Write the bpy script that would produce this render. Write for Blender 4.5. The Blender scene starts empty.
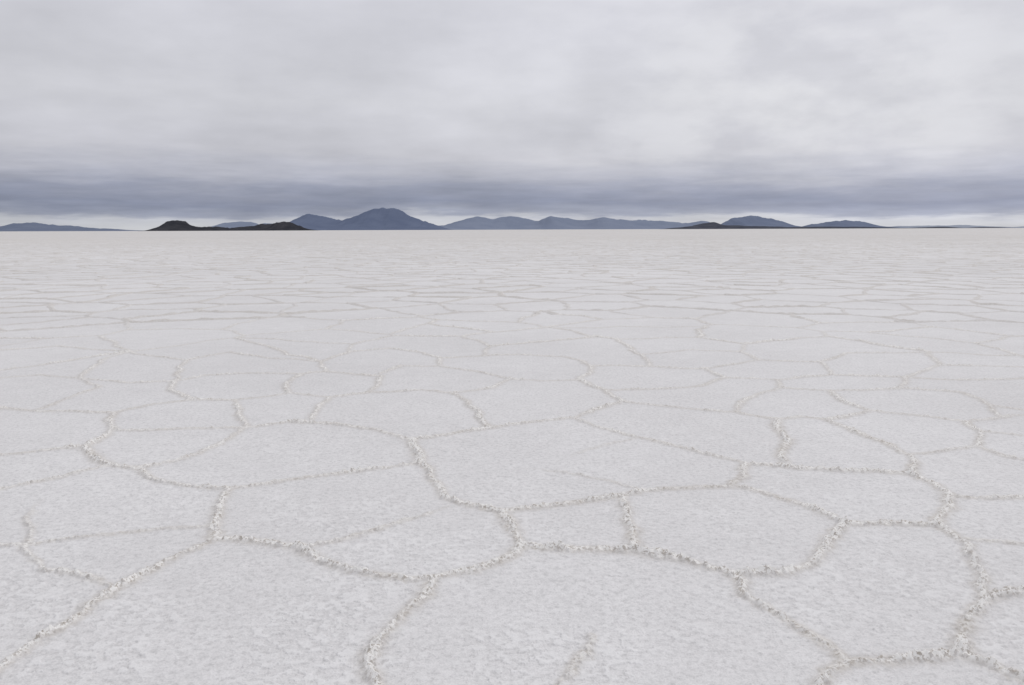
import bpy, math, random
import numpy as np
from mathutils import Vector, Matrix, Euler
from mathutils.geometry import delaunay_2d_cdt

random.seed(7); rng = np.random.default_rng(7)
scene = bpy.context.scene
scene.view_settings.view_transform = 'Standard'
scene.view_settings.look = 'None'
scene.view_settings.exposure = 0

# ------------------------------------------------------------------ camera
H = 1.6
cam_d = bpy.data.cameras.new("camera"); cam = bpy.data.objects.new("camera", cam_d)
scene.collection.objects.link(cam); scene.camera = cam
cam_d.lens = 28; cam_d.sensor_width = 36; cam_d.sensor_fit = 'HORIZONTAL'
cam_d.clip_start = 0.05; cam_d.clip_end = 200000
PITCH = 8.07; ROLL = 0.2
R = (Euler((math.radians(90 - PITCH), 0, 0)).to_matrix() @ Matrix.Rotation(math.radians(-ROLL), 3, 'Z'))
cam.matrix_world = Matrix.Translation((0, 0, H)) @ R.to_4x4()
F = 28 / 36 * 1024
Rn = np.array(R)

def ray(px, py):
    return Rn @ np.array([(px - 512) / F, -(py - 342.5) / F, -1.0])
def ground(px, py):          # surveyed photo point -> metres on the salt
    d = ray(px, py); t = H / -d[2]
    return np.array([d[0] * t, d[1] * t])
def to_px(gx, gy):
    v = Rn.T @ np.array([gx, gy, -H])
    if v[2] > -1e-4: return (1e6, 1e6)
    return (512 + F * v[0] / -v[2], 342.5 - F * v[1] / -v[2])

# ------------------------------------------------------------------ noise
def _h(ix, iy, s):
    n = (ix.astype(np.int64) * 374761393 + iy.astype(np.int64) * 668265263 + s * 1442695041) & 0xffffffff
    n = ((n ^ (n >> 13)) * 1274126177) & 0xffffffff
    return ((n ^ (n >> 16)) & 0xffff).astype(np.float32) / 65535.0
def vnoise(x, y, s=0):
    x0 = np.floor(x); y0 = np.floor(y); fx = x - x0; fy = y - y0
    fx = fx * fx * (3 - 2 * fx); fy = fy * fy * (3 - 2 * fy)
    a = _h(x0, y0, s); b = _h(x0 + 1, y0, s); c = _h(x0, y0 + 1, s); d = _h(x0 + 1, y0 + 1, s)
    return (a + (b - a) * fx) * (1 - fy) + (c + (d - c) * fx) * fy
def fbm(x, y, o=3, s=0):
    r = 0; amp = 0.5; tot = 0
    for i in range(o):
        r = r + amp * vnoise(x * 2.03 ** i + 17.3 * i, y * 2.03 ** i - 9.1 * i, s + i); tot += amp; amp *= 0.5
    return r / tot
TAB = [random.random() for _ in range(4096)]
def n1(t):
    i = math.floor(t); f = t - i; f = f * f * (3 - 2 * f)
    return TAB[i & 4095] * (1 - f) + TAB[(i + 1) & 4095] * f
def f1(t): return (n1(t) * 4 + n1(t * 2.03 + 311) * 2 + n1(t * 4.1 + 977)) / 7

# ------------------------------------------------------------------ ridge network
T = [
(1.0,[(-40,695),(0,670),(40,640),(95,603),(130,582),(170,560),(213,540)]),
(1.0,[(213,540),(217,515),(221,500),(230,489)]),
(.95,[(213,538),(255,542),(298,547),(318,560),(345,570),(385,577),(432,580)]),
(.5,[(310,547),(360,535),(410,520),(448,507)]),
(1.25,[(432,580),(425,598),(400,618),(378,640),(369,662),(378,690),(395,720)]),
(.9,[(432,580),(470,572),(505,560),(523,547)]),
(1.1,[(523,547),(512,530),(502,512)]),
(1.15,[(502,512),(465,504),(445,497),(432,478),(420,463),(415,448),(412,440)]),
(.7,[(230,489),(270,484),(330,475),(390,467),(418,463)]),
(.8,[(230,489),(190,487),(150,478),(135,469)]),
(.8,[(135,469),(175,462),(215,446),(240,430),(246,428)]),
(.9,[(85,447),(95,458),(110,466),(135,469)]),
(.6,[(-30,457),(0,455),(50,450),(85,447)]),
(.8,[(85,447),(108,435),(113,428),(112,413)]),
(.6,[(113,430),(160,430),(205,429),(246,428)]),
(.5,[(-30,496),(0,490),(50,480),(100,468),(110,466)]),
(.75,[(246,428),(290,423),(330,424),(375,430),(412,440)]),
(.8,[(412,440),(450,434),(488,428)]),
(.95,[(488,428),(480,412),(465,400),(450,393)]),
(.7,[(450,393),(420,390),(370,392),(330,397),(319,405),(312,420)]),
(.8,[(488,428),(530,422),(575,417),(600,408),(622,402)]),
(.8,[(622,402),(605,390),(580,380)]),
(.5,[(575,418),(610,430),(640,438),(690,450),(745,464)]),
(.25,[(640,438),(605,445),(570,456)]),
(.25,[(525,468),(580,475),(640,489)]),
(.9,[(745,464),(743,478),(728,487),(690,488),(645,491),(625,495),(580,502),(502,512)]),
(.8,[(623,496),(626,520),(635,548)]),
(1.0,[(523,547),(560,550),(635,551),(680,560),(735,574)]),
(.9,[(735,574),(780,573),(812,563),(828,545),(846,524)]),
(1.05,[(735,574),(745,595),(770,610),(800,628),(825,645),(847,662)]),
(1.1,[(847,662),(828,672),(820,690),(800,730)]),
(.95,[(847,662),(890,661),(935,657),(965,655)]),
(1.1,[(965,655),(960,638),(968,618),(985,598)]),
(.9,[(985,598),(1024,592),(1050,590)]),
(.8,[(965,655),(990,665),(1024,680),(1045,688)]),
(1.0,[(985,598),(982,572),(968,545),(937,526)]),
(.5,[(968,540),(1024,545),(1050,546)]),
(.9,[(937,526),(885,523),(846,524)]),
(.8,[(846,524),(810,507),(770,495),(740,487)]),
(1.0,[(937,526),(950,508),(948,494),(935,485),(910,475)]),
(.8,[(910,475),(870,472),(800,469),(745,464)]),
(.9,[(910,475),(912,458),(890,445),(850,430),(825,420)]),
(.95,[(785,462),(787,440),(776,425),(778,420)]),
(.6,[(825,420),(800,417),(778,419)]),
(.5,[(912,455),(950,450),(977,446)]),
(.8,[(977,446),(981,432),(965,422)]),
(.5,[(965,422),(1024,415),(1050,413)]),
(.7,[(949,497),(985,499),(1024,497),(1050,497)]),
(.6,[(622,402),(680,408),(735,412),(778,419)]),
(.5,[(981,432),(1024,436),(1050,437)]),
(.5,[(977,446),(1010,458),(1050,462)]),
(.45,[(42,500),(30,530),(25,548),(45,570),(108,586)]),
(.35,[(-30,546),(27,545),(100,535),(165,528),(214,526)]),
(.45,[(590,635),(585,655),(567,678),(555,690)]),
(.6,[(-30,406),(0,408),(50,411),(112,413)]),
(.6,[(112,413),(150,405),(195,400),(235,400)]),
(.5,[(40,409),(75,396),(100,387),(80,378)]),
(.5,[(-30,380),(0,378),(40,375),(80,378)]),
(.5,[(80,378),(130,383),(175,382)]),
(.7,[(175,382),(170,390),(195,400)]),
(.6,[(175,382),(205,376),(250,373),(300,374),(325,372)]),
(.6,[(235,400),(290,393),(286,385),(300,374)]),
(.7,[(235,400),(237,415),(246,428)]),
(.5,[(290,393),(330,397)]),
(.7,[(325,372),(380,376),(378,385),(370,392)]),
(.6,[(380,374),(400,366),(440,366),(480,372),(510,379)]),
(.6,[(450,393),(490,388),(510,379)]),
(.6,[(325,372),(320,362),(350,352),(390,348),(440,358),(440,366)]),
(.5,[(175,382),(185,360),(230,352),(320,362)]),
(.5,[(185,360),(130,352),(100,361),(80,378)]),
(.5,[(-30,352),(0,350),(60,346),(130,352)]),
(.6,[(510,379),(545,381),(580,380)]),
(.7,[(580,380),(591,366),(565,357),(520,355),(485,356),(440,358)]),
(.6,[(591,366),(650,366),(705,369),(725,378)]),
(.6,[(725,378),(700,386),(655,389),(605,390)]),
(.6,[(725,378),(778,380),(780,388),(745,400),(735,412)]),
(.6,[(778,380),(830,375),(900,377),(960,380),(1024,378),(1050,378)]),
(.6,[(780,388),(830,390),(900,388),(905,377)]),
(.7,[(830,390),(840,400),(870,411),(825,420)]),
(.6,[(870,411),(930,417),(965,422)]),
(.6,[(900,388),(960,392),(990,405),(1024,410),(1050,411)]),
(.5,[(990,405),(1000,417)]),
(.5,[(650,366),(640,355),(690,350),(740,352),(760,360),(705,369)]),
(.5,[(760,360),(820,362),(830,375)]),
(.5,[(820,362),(850,353),(930,352),(1024,356),(1050,356)]),
(.5,[(930,352),(940,365),(905,377)]),
(.5,[(940,365),(1024,367),(1050,367)]),
]
polys = []; tracedpts = []
for w, pts in T:
    g = [ground(*p) for p in pts]
    polys.append([w, g, False, False])
def pdist(p, a, b):
    ab = b - a; t = min(1, max(0, np.dot(p - a, ab) / (np.dot(ab, ab) + 1e-9)))
    return np.linalg.norm(p - a - ab * t)
for i, P in enumerate(polys):       # ridges that die out in the middle of a plate taper away
    for e, idx in ((2, 0), (3, -1)):
        p = P[1][idx]
        dm = min(pdist(p, a, b) for j, Q in enumerate(polys) if j != i for a, b in zip(Q[1][:-1], Q[1][1:]))
        P[e] = dm > .09 and P[0] < .6 and 15 < to_px(*p)[0] < 1010
for w, pts in T:
    for p in pts:
        if p[1] < 368 or p[0] < 10 or p[0] > 1015: tracedpts.append(ground(*p))
tracedpts = np.array(tracedpts)

S = 1.72; pts = []
for j in range(-6, 118):
    y = j * S * 0.9
    half = 14 + max(0, y) * 0.8
    n = int(half / S)
    for i in range(-n, n + 1):
        x = (i + 0.5 * (j & 1)) * S
        pts.append(Vector((x + rng.uniform(-.45, .45) * S, y + rng.uniform(-.45, .45) * S)))
res = delaunay_2d_cdt(pts, [], [], 0, 1e-6)
V = res[0]; Fc = res[2]
cc = []; edge_f = {}
for fi, f in enumerate(Fc):
    a, b, c = (V[k] for k in f[:3])
    d = 2 * (a.x * (b.y - c.y) + b.x * (c.y - a.y) + c.x * (a.y - b.y))
    if abs(d) < 1e-9: d = 1e-9
    ux = (a.length_squared * (b.y - c.y) + b.length_squared * (c.y - a.y) + c.length_squared * (a.y - b.y)) / d
    uy = (a.length_squared * (c.x - b.x) + b.length_squared * (a.x - c.x) + c.length_squared * (b.x - a.x)) / d
    cc.append(np.array([ux, uy]))
    for k in range(3):
        e = tuple(sorted((f[k], f[(k + 1) % 3]))); edge_f.setdefault(e, []).append(fi)
def inside(p):
    if p[1] < 0.5: return False
    x, y = to_px(p[0], p[1])
    return -30 < x < 1050 and 347 < y < 730
ins = [inside(p) for p in cc]
for e, fs in edge_f.items():
    if len(fs) != 2: continue
    p, q = cc[fs[0]], cc[fs[1]]
    L = math.hypot(p[0] - q[0], p[1] - q[1])
    if L > 4 or L < 0.03: continue
    ip, iq = ins[fs[0]], ins[fs[1]]
    if ip and iq: continue
    if ip or iq:
        o, inn = (q, p) if ip else (p, q)
        if o[1] < 4: continue
        dd = np.linalg.norm(tracedpts - inn, axis=1); k = dd.argmin()
        if dd[k] > 1.6: continue
        p, q = o, tracedpts[k]
    if min(p[1], q[1]) < 6 and any(inside(p + (q - p) * t_) for t_ in (.25, .5, .75)): continue
    w = random.choice([.3, .45, .6, .8, 1.0])
    polys.append([w, [p, q], False, False])

segs = []; lines = []
for w, g, ta, tb in polys:
    out = [(float(g[0][0]), float(g[0][1]))]
    for a, b in zip(g[:-1], g[1:]):
        ax, ay, bx, by = float(a[0]), float(a[1]), float(b[0]), float(b[1])
        L = math.hypot(bx - ax, by - ay)
        if L < 1e-4: continue
        dist = math.hypot(ax + bx, ay + by) / 2
        n = max(1, int(L / (0.10 if dist < 18 else 0.25)))
        nx, ny = -(by - ay) / L, (bx - ax) / L
        ph = random.uniform(0, 4000)
        for k in range(1, n + 1):
            t = k / n; amp = math.sin(math.pi * t) ** .6 if k < n else 0
            off = (f1(t * L * 1.8 + ph) - .5) * min(L, 1.5) * .2 * amp
            out.append((ax + (bx - ax) * t + nx * off, ay + (by - ay) * t + ny * off))
    lines.append((w, out))
    N = len(out) - 1; ph = random.uniform(0, 4000)
    if min(math.hypot(*out[0]), math.hypot(*out[-1])) > 18: continue
    for k, (a, b) in enumerate(zip(out[:-1], out[1:])):
        t = (k + .5) / N
        ww_ = w * (.45 + 1.05 * f1(k * .3 + ph))
        if ta: ww_ *= min(1, t * 3)
        if tb: ww_ *= min(1, (1 - t) * 3)
        segs.append((a[0], a[1], b[0], b[1], ww_))

# ------------------------------------------------------------------ ground grid (polar sheet reaching the horizon)
RN = 16.0
r = [0.0, 0.5, 1.0]; rr = 1.3
while rr < 2.3: r.append(rr); rr += .012
while rr < RN: r.append(rr); rr += max(0.0042, min(0.034, rr * rr / (H * F) / 1.6))
NR = len(r)
while rr < 90000: r.append(rr); rr *= 1.12
r = np.array(r)
half = math.radians(42); ND = 1500
th = np.concatenate([np.linspace(-half, half, ND), np.linspace(half, 2 * math.pi - half, 66)[1:-1]])
nr, nt = len(r), len(th)
RR, TH = np.meshgrid(r, th, indexing='ij')
X = (RR * np.sin(TH)); Y = (RR * np.cos(TH))
print("grid", nr, nt, NR)
x = X[:NR, :ND].astype(np.float32); y = Y[:NR, :ND].astype(np.float32)
wx = x + (fbm(x * 13, y * 13, 2, 11) - .5) * .036 + (vnoise(x * 60, y * 60, 41) - .5) * .014
wy = y + (fbm(x * 13, y * 13, 2, 23) - .5) * .036 + (vnoise(x * 60, y * 60, 43) - .5) * .014
ridge = np.zeros(x.shape, np.float32); wide = np.zeros(x.shape, np.float32)
rs = r[:NR]; ts = th[:ND]
for (x0, y0, x1, y1, w) in segs:
    r0, r1 = math.hypot(x0, y0), math.hypot(x1, y1)
    if min(r0, r1) > RN + .3 or max(r0, r1) < 1.1: continue
    t0, t1 = math.atan2(x0, y0), math.atan2(x1, y1)
    if abs(t0 - t1) > 2: continue
    M = 0.16
    i0 = np.searchsorted(rs, min(r0, r1) - M); i1 = np.searchsorted(rs, max(r0, r1) + M)
    mt = M / max(1.0, min(r0, r1))
    j0 = np.searchsorted(ts, min(t0, t1) - mt); j1 = np.searchsorted(ts, max(t0, t1) + mt)
    if i1 <= i0 or j1 <= j0: continue
    ax = wx[i0:i1, j0:j1] - x0; ay = wy[i0:i1, j0:j1] - y0
    dx, dy = x1 - x0, y1 - y0; L2 = dx * dx + dy * dy + 1e-9
    t = np.clip((ax * dx + ay * dy) / L2, 0, 1)
    d = np.hypot(ax - t * dx, ay - t * dy)
    ww = 0.006 + 0.0118 * w + .0010 * min(r0, 14)
    wa = min(1.15, w)
    v = (0.3 * min(1, w * 4) + .7 * wa) * np.exp(-(d / ww) ** 2)
    np.maximum(ridge[i0:i1, j0:j1], v, out=ridge[i0:i1, j0:j1])
    v2 = (0.42 * min(1, w * 4) + .6 * min(w, 1)) * np.exp(-(d / (ww * 1.65)) ** 2)
    np.maximum(wide[i0:i1, j0:j1], v2, out=wide[i0:i1, j0:j1])
crumb = fbm(x * 40, y * 40, 3, 5); big = fbm(x * 5, y * 5, 2, 77)
lump = np.abs(vnoise(x * 85, y * 85, 61) - .5) * 2
amp = np.clip(.3 + 1.4 * big, .4, 1.4)
hgt = ridge * amp * (.004 + .040 * np.clip(crumb - .28, 0, 1) + .008 * lump)
hgt += wide * (vnoise(x * 50, y * 50, 91) ** 3) * .008 * amp
hgt += (fbm(x * 1.2, y * 1.2, 2, 3) - .5) * .016
near = np.clip((9.5 - RR[:NR, :ND]) / 5.5, 0, 1)
fl = fbm(x * 36 + fbm(x * 60, y * 60, 2, 8) * 1.2, y * 36, 3, 31)
film = np.clip((fl - .5) / .045, 0, 1) * (.3 + .7 * np.clip((fbm(x * 2.5, y * 2.5, 3, 131) - .38) * 5, 0, 1))
hgt += near * film * .0036
# stray crumbs of salt lying on the plates
sc = vnoise(x * 48 + 5, y * 48, 201); hgt += near * np.clip(sc - .93, 0, 1) * .07
fade = np.clip((RR[:NR, :ND] - 1.3) / .3, 0, 1) * np.clip((RN - RR[:NR, :ND]) / 1.0, 0, 1)
edge = np.clip((half - np.abs(TH[:NR, :ND])) / .03, 0, 1); fade = fade * edge
Z = np.zeros(X.shape, np.float32); Z[:NR, :ND] = hgt * fade
A = np.zeros(X.shape, np.float32); A[:NR, :ND] = ridge * amp * fade
B = (np.clip((RR - 60) / 130, 0, 1).astype(np.float32)) ** 1.5 * .42; B[:NR, :ND] = wide * fade
C = np.zeros(X.shape, np.float32); C[:NR, :ND] = near * film * fade

def np_mesh(name, co, quads, attrs=None, smooth=True):
    me = bpy.data.meshes.new(name)
    me.vertices.add(len(co)); me.vertices.foreach_set("co", co.astype(np.float32).ravel())
    n = len(quads)
    me.loops.add(n * 4); me.loops.foreach_set("vertex_index", quads.astype(np.int32).ravel())
    me.polygons.add(n); me.polygons.foreach_set("loop_start", np.arange(0, n * 4, 4, dtype=np.int32))
    me.polygons.foreach_set("loop_total", np.full(n, 4, np.int32))
    me.update(calc_edges=True)
    me.polygons.foreach_set("use_smooth", np.full(n, smooth, bool))
    for k, v in (attrs or {}).items():
        at = me.attributes.new(k, 'FLOAT', 'POINT'); at.data.foreach_set("value", v.astype(np.float32).ravel())
    ob = bpy.data.objects.new(name, me); scene.collection.objects.link(ob)
    return ob
I, J = np.meshgrid(np.arange(nr - 1), np.arange(nt), indexing='ij')
J2 = (J + 1) % nt
quads = np.stack([I * nt + J, (I + 1) * nt + J, (I + 1) * nt + J2, I * nt + J2], -1).reshape(-1, 4)[:, ::-1]
r_fix = RR.copy(); r_fix[0, :] = 0.02
co = np.stack([r_fix * np.sin(TH), r_fix * np.cos(TH), Z], -1).reshape(-1, 3)
gnd = np_mesh("salt_flat_ground", co, quads, {"ridge": A, "wide": B, "film": C})

co = []; qd = []; at = []
for w, out in lines:
    if max(math.hypot(*out[0]), math.hypot(*out[-1])) < RN - 2: continue
    Q = [out[0]]
    for p in out[1:]:
        if math.hypot(p[0] - Q[-1][0], p[1] - Q[-1][1]) > .08: Q.append(p)
    Q = [p for p in Q if math.hypot(*p) > RN - .9]
    if len(Q) < 2 or min(p[1] for p in Q) < 2: continue
    def ext(a, b):
        L = math.hypot(a[0] - b[0], a[1] - b[1]); return (a[0] + (a[0] - b[0]) / L * .07, a[1] + (a[1] - b[1]) / L * .07)
    Q = [ext(Q[0], Q[1])] + Q + [ext(Q[-1], Q[-2])]
    base = len(co); n = len(Q)
    low_ = 1 / (1 + max(0, math.hypot(*Q[0]) - 25) / 160)      # flat grows smoother away from the tracks
    for k in range(n):
        a_, b_ = Q[max(0, k - 1)], Q[min(n - 1, k + 1)]
        L = math.hypot(b_[0] - a_[0], b_[1] - a_[1]) + 1e-9
        nx, ny = -(b_[1] - a_[1]) / L, (b_[0] - a_[0]) / L
        end = k in (0, n - 1)
        hw = (.022 + .03 * w) * random.uniform(.6, 1.4) * (.4 if end else 1); hh = (.010 + .024 * w) * random.uniform(.4, 1.4) * low_
        for s, z in ((-1.8, -.004), (-.6, .8 * hh), (.0, hh), (.6, .75 * hh), (1.8, -.004)):
            co.append((Q[k][0] + nx * s * hw, Q[k][1] + ny * s * hw, -.006 if end else z)); at.append((.3 + w * .6) * (.85 if abs(s) < 1 else .6))
        if k:
            for s in range(4):
                a = base + (k - 1) * 5 + s
                qd.append((a, a + 1, a + 6, a + 5))
far = np_mesh("salt_crust_ridges", np.array(co), np.array(qd)[:, ::-1], {"ridge": np.array(at) * .35, "wide": np.array(at), "film": np.array(at) * 0})

# ------------------------------------------------------------------ materials
def nn(nt_, typ, **kw):
    n = nt_.nodes.new(typ)
    for k, v in kw.items(): setattr(n, k, v)
    return n
def noise(nt_, vec, scale, detail=4, rough=.55):
    n = nn(nt_, 'ShaderNodeTexNoise'); n.inputs['Scale'].default_value = scale
    n.inputs['Detail'].default_value = detail; n.inputs['Roughness'].default_value = rough
    nt_.links.new(vec, n.inputs['Vector']); return n.outputs['Fac']
def ramp(nt_, fac, stops):
    n = nn(nt_, 'ShaderNodeValToRGB'); e = n.color_ramp.elements
    while len(e) < len(stops): e.new(.5)
    for k, (p, c) in enumerate(stops):
        e[k].position = p; e[k].color = (*c, 1) if not isinstance(c, (int, float)) else (c, c, c, 1)
    nt_.links.new(fac, n.inputs[0]); return n.outputs[0]
def mix(nt_, fac, a, b, mode='MIX'):
    n = nn(nt_, 'ShaderNodeMix', data_type='RGBA', blend_type=mode)
    for s, v in ((n.inputs[0], fac), (n.inputs[6], a), (n.inputs[7], b)):
        if isinstance(v, (int, float)): s.default_value = v
        elif isinstance(v, tuple): s.default_value = (*v, 1)
        else: nt_.links.new(v, s)
    return n.outputs[2]
def math_(nt_, op, a, b=None, clamp=False):
    n = nn(nt_, 'ShaderNodeMath', operation=op, use_clamp=clamp)
    for s, v in zip(n.inputs, (a, b)):
        if v is None: continue
        if isinstance(v, (int, float)): s.default_value = v
        else: nt_.links.new(v, s)
    return n.outputs[0]

def salt_material():
    m = bpy.data.materials.new("salt_crust"); m.use_nodes = True; t = m.node_tree
    bs = t.nodes['Principled BSDF']; L = t.links.new
    geo = nn(t, 'ShaderNodeNewGeometry'); P = geo.outputs['Position']
    a1 = nn(t, 'ShaderNodeAttribute', attribute_name="ridge").outputs['Fac']
    a2 = nn(t, 'ShaderNodeAttribute', attribute_name="wide").outputs['Fac']
    a3 = nn(t, 'ShaderNodeAttribute', attribute_name="film").outputs['Fac']
    huge = noise(t, P, .05, 3); big_ = noise(t, P, .5, 4); mid = noise(t, P, 5.0, 5); fine = noise(t, P, 36, 4, .62); grain = noise(t, P, 130, 3, .6)
    c = ramp(t, big_, [(.3, (.74, .726, .724)), (.7, (.795, .784, .784))])
    c = mix(t, 1.0, c, ramp(t, huge, [(.35, .955), (.65, 1.03)]), 'MULTIPLY')
    c = mix(t, 1.0, c, ramp(t, mid, [(.3, .96), (.7, 1.02)]), 'MULTIPLY')
    c = mix(t, 1.0, c, ramp(t, fine, [(.36, .86), (.47, .975), (.62, 1.04)]), 'MULTIPLY')  # salt mottle and grain, with the relief's soft shading painted into the tone
    c = mix(t, 1.0, c, ramp(t, grain, [(.35, .90), (.65, 1.06)]), 'MULTIPLY')
    c = mix(t, math_(t, 'MULTIPLY', a3, .40), c, (.87, .862, .86))
    dn = noise(t, P, 30, 4, .7)
    dirt = math_(t, 'MULTIPLY', a2, ramp(t, dn, [(.34, 0.38), (.56, 1.0)]), True)
    dirt = math_(t, 'MULTIPLY', dirt, .82)
    c = mix(t, dirt, c, (.43, .382, .325))
    dn2 = noise(t, P, 56, 4, .7)
    crest = math_(t, 'MULTIPLY', math_(t, 'MULTIPLY', a1, 1.3), ramp(t, dn2, [(.43, 0.0), (.52, 1)]), True)
    c = mix(t, crest, c, (.89, .875, .85))
    L(c, bs.inputs['Base Color']); bs.inputs['Roughness'].default_value = .85
    bs.inputs['Specular IOR Level'].default_value = .15
    b = nn(t, 'ShaderNodeBump'); b.inputs['Strength'].default_value = .6; b.inputs['Distance'].default_value = .009
    L(math_(t, 'ADD', fine, math_(t, 'MULTIPLY', grain, .45)), b.inputs['Height']); L(b.outputs[0], bs.inputs['Normal'])
    return m
ms = salt_material()
gnd.data.materials.append(ms); far.data.materials.append(ms)

def rock_haze_material(name, c1, c2, sc):  # rock colour; for distant ranges the air haze is painted into it
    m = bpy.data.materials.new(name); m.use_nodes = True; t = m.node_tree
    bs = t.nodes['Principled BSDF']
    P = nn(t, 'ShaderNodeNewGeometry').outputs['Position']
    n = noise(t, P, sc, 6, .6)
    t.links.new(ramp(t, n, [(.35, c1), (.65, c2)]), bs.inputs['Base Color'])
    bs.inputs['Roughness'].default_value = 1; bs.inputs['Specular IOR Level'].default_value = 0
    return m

def mountain(name, prof, dist, depth, c1, c2, seed, rough=.06):
    W = []
    for px, py in prof:
        d = ray(px, py); tt = dist / d[1]
        W.append((d[0] * tt, max(0, H + d[2] * tt)))
    W = np.array(W); n = 520; m = 41
    xs = np.linspace(W[0, 0], W[-1, 0], n); hs = np.interp(xs, W[:, 0], W[:, 1])
    ker = np.array([1, 2, 3, 2, 1.]) / 9
    hs = np.convolve(np.pad(hs, 2, mode='edge'), ker, 'valid')
    hm = hs.max(); u = xs / (xs[-1] - xs[0]) * 3
    hs = np.clip(hs + (fbm(u * 16, u * 0 + seed, 5, seed) - .5) * rough * hm * 2.6 * np.clip(hs / hm * 3, 0, 1), 0, None)
    vs = np.linspace(-1, 1, m)
    XX, VV = np.meshgrid(xs, vs, indexing='ij'); HH = np.repeat(hs[:, None], m, 1)
    gl = fbm(XX / depth * 14, VV * 2.5, 5, seed + 5)
    prof_ = np.clip(1 - np.abs(VV), 0, 1)
    ZZ = HH * prof_ * (1 - .55 * gl * (1 - prof_) * 1.6)
    ZZ = np.clip(ZZ, 0, None) - 3 * (np.abs(VV) > .99)
    YY = dist + VV * depth * .5 + (fbm(XX / depth * 3, VV * 0, 2, seed + 9) - .5) * depth * .5
    I, J = np.meshgrid(np.arange(n - 1), np.arange(m - 1), indexing='ij')
    q = np.stack([I * m + J, (I + 1) * m + J, (I + 1) * m + J + 1, I * m + J + 1], -1).reshape(-1, 4)
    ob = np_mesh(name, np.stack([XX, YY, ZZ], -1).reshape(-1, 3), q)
    ob.data.materials.append(rock_haze_material(name + "_rock_haze", c1, c2, 6 / depth))
    return ob
blueHazeA, blueHazeB = (.125, .152, .228), (.15, .18, .26)  # bluish and pale tones are distance haze put into the base colour
paleHazeA, paleHazeB = (.205, .238, .32), (.235, .268, .35)
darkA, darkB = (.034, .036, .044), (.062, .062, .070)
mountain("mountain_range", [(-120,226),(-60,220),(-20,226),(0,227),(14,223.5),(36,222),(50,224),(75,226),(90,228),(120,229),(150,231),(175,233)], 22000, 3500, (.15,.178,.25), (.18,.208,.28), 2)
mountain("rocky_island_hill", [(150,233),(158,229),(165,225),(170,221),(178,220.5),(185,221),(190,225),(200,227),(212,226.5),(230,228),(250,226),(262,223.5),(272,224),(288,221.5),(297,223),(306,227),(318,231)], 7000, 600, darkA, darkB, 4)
mountain("volcano_mountain", [(262,230),(285,222),(298,216.5),(306,214),(316,215),(328,217.5),(340,220),(352,218),(362,214),(371,210),(380,208),(392,208),(400,210.5),(410,216),(424,221),(438,225),(455,230)], 24000, 5000, blueHazeA, blueHazeB, 6, .035)
mountain("mountain_range", [(200,229),(222,223),(240,222.5),(262,223),(285,224),(330,226),(400,226),(445,225),(462,220),(478,217.5),(492,219),(500,216.5),(520,217),(538,220),(550,215.5),(560,218),(580,221),(600,218.5),(620,219),(645,221),(670,222),(690,223),(705,222),(730,224),(770,226),(830,228)], 34000, 6000, paleHazeA, paleHazeB, 8, .12)
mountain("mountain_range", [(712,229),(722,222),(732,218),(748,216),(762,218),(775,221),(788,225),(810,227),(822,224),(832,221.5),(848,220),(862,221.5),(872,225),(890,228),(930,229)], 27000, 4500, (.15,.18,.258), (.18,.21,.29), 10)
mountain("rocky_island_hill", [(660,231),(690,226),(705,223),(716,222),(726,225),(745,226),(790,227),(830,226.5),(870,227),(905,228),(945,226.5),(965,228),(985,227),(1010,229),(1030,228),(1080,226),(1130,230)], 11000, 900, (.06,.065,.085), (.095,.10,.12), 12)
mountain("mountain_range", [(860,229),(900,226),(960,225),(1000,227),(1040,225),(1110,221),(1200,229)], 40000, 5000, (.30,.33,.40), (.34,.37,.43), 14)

# ------------------------------------------------------------------ sky
world = bpy.data.worlds.new("World"); scene.world = world; world.use_nodes = True
t = world.node_tree; L = t.links.new
for n in list(t.nodes): t.nodes.remove(n)
outw = nn(t, 'ShaderNodeOutputWorld')
SUN_EL, SUN_AZ = 42, 35
sky = nn(t, 'ShaderNodeTexSky', sky_type='NISHITA'); sky.sun_disc = False
sky.sun_elevation = math.radians(SUN_EL); sky.sun_rotation = math.radians(SUN_AZ)
bg1 = nn(t, 'ShaderNodeBackground'); bg1.inputs['Strength'].default_value = .1; L(sky.outputs[0], bg1.inputs[0])
D = nn(t, 'ShaderNodeTexCoord').outputs['Generated']
sp = nn(t, 'ShaderNodeSeparateXYZ'); L(D, sp.inputs[0])
zx, zy, zz = sp.outputs
den = math_(t, 'ADD', math_(t, 'MAXIMUM', zz, 0), .14)
cb = nn(t, 'ShaderNodeCombineXYZ'); L(math_(t, 'DIVIDE', zx, den), cb.inputs[0]); L(math_(t, 'DIVIDE', zy, den), cb.inputs[1])
c1 = noise(t, cb.outputs[0], .55, 4, .5)
c2 = noise(t, cb.outputs[0], 2.4, 6, .52)
def stretch(sx, sz, d, r_):
    mp = nn(t, 'ShaderNodeMapping'); mp.inputs['Scale'].default_value = (sx, sx, sz); L(D, mp.inputs[0])
    return noise(t, mp.outputs[0], 1.0, d, r_)
n3 = stretch(3, 16, 4, .45)
n4 = stretch(11, 85, 5, .6)
n5 = stretch(7, 15, 6, .52)
n6 = stretch(14, 150, 5, .6)
zw = math_(t, 'ADD', zz, math_(t, 'MULTIPLY', math_(t, 'SUBTRACT', n3, .5), .032))
zw = math_(t, 'ADD', zw, math_(t, 'MULTIPLY', math_(t, 'SUBTRACT', n4, .5), .026))
zw = math_(t, 'ADD', zw, math_(t, 'MULTIPLY', zx, .006))
zs = math_(t, 'MULTIPLY', zw, 2.0)
def s(r_, g_, b_):
    f = lambda v: ((v / 255 + .055) / 1.055) ** 2.4
    return (f(r_), f(g_), f(b_))
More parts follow.
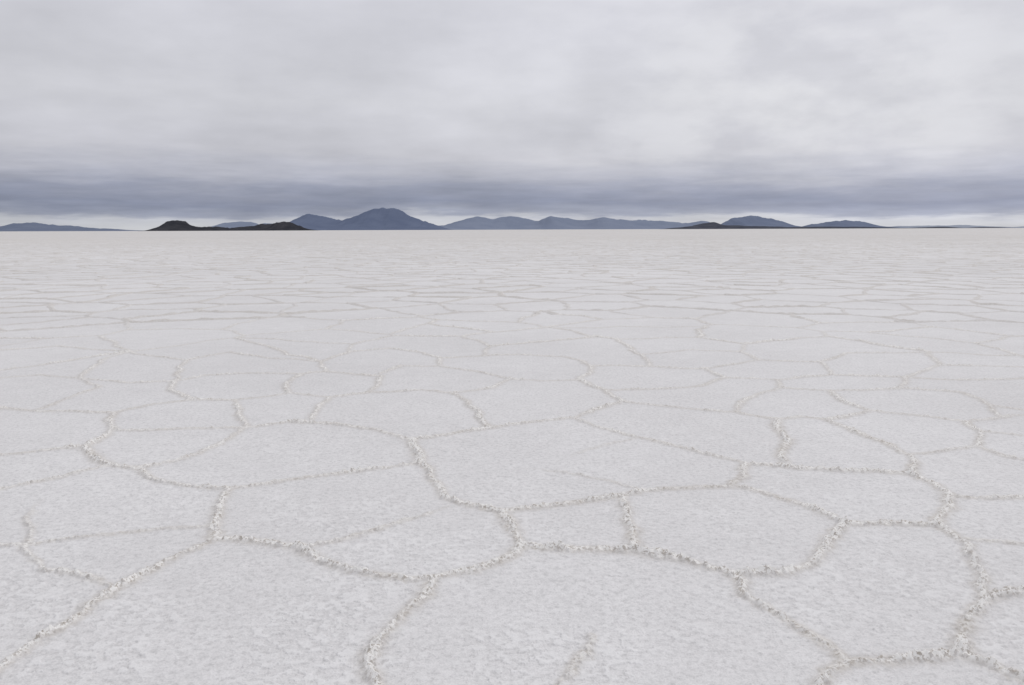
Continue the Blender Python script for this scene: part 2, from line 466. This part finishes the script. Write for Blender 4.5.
col = ramp(t, zs, [(0, s(203,205,210)), (.028, s(196,199,208)), (.040, s(158,164,182)), (.065, s(138,145,167)), (.095, s(153,158,177)), (.13, s(181,183,196)),
                   (.18, s(203,203,211)), (.30, s(213,213,219)), (.50, s(211,211,218)), (1, s(231,231,235))])
v = math_(t, 'ADD', ramp(t, c1, [(.3, .88), (.7, 1.09)]), math_(t, 'MULTIPLY', math_(t, 'SUBTRACT', c2, .5), .22))
v = math_(t, 'ADD', v, math_(t, 'MULTIPLY', math_(t, 'SUBTRACT', n5, .5), .32))
band = ramp(t, zs, [(.1, 0), (.2, 1)])
inv = math_(t, 'SUBTRACT', 1.0, band)
v = math_(t, 'ADD', v, math_(t, 'MULTIPLY', inv, math_(t, 'MULTIPLY', math_(t, 'SUBTRACT', n6, .5), .30)))
low = math_(t, 'ADD', math_(t, 'MULTIPLY', inv, .16), .06)
v = math_(t, 'ADD', v, math_(t, 'MULTIPLY', zx, low))
col = mix(t, 1.0, col, v, 'MULTIPLY')
gx = nn(t, 'ShaderNodeVectorMath', operation='DOT_PRODUCT'); L(D, gx.inputs[0])
gx.inputs[1].default_value = Vector((math.sin(math.radians(20)), math.cos(math.radians(20)), .13)).normalized()
gl = math_(t, 'POWER', math_(t, 'MAXIMUM', gx.outputs['Value'], 0), 30)
gl = math_(t, 'MULTIPLY', gl, ramp(t, n5, [(.44, 0.05), (.60, 1)]))
gl = math_(t, 'MULTIPLY', math_(t, 'MULTIPLY', gl, band), .42)
col = mix(t, gl, col, (.86, .858, .875))
bg2 = nn(t, 'ShaderNodeBackground'); L(col, bg2.inputs[0]); bg2.inputs['Strength'].default_value = 1.0
ms_ = nn(t, 'ShaderNodeMixShader'); ms_.inputs[0].default_value = .96
L(bg1.outputs[0], ms_.inputs[1]); L(bg2.outputs[0], ms_.inputs[2]); L(ms_.outputs[0], outw.inputs[0])

sd = bpy.data.lights.new("sun", 'SUN'); so = bpy.data.objects.new("sun", sd); scene.collection.objects.link(so)
sd.energy = .65; sd.angle = math.radians(14); sd.color = (1, .975, .95)
az, el = math.radians(SUN_AZ), math.radians(SUN_EL)
dv = Vector((math.sin(az) * math.cos(el), math.cos(az) * math.cos(el), math.sin(el)))
so.rotation_euler = dv.to_track_quat('Z', 'Y').to_euler()
so.location = (0, 0, 50)
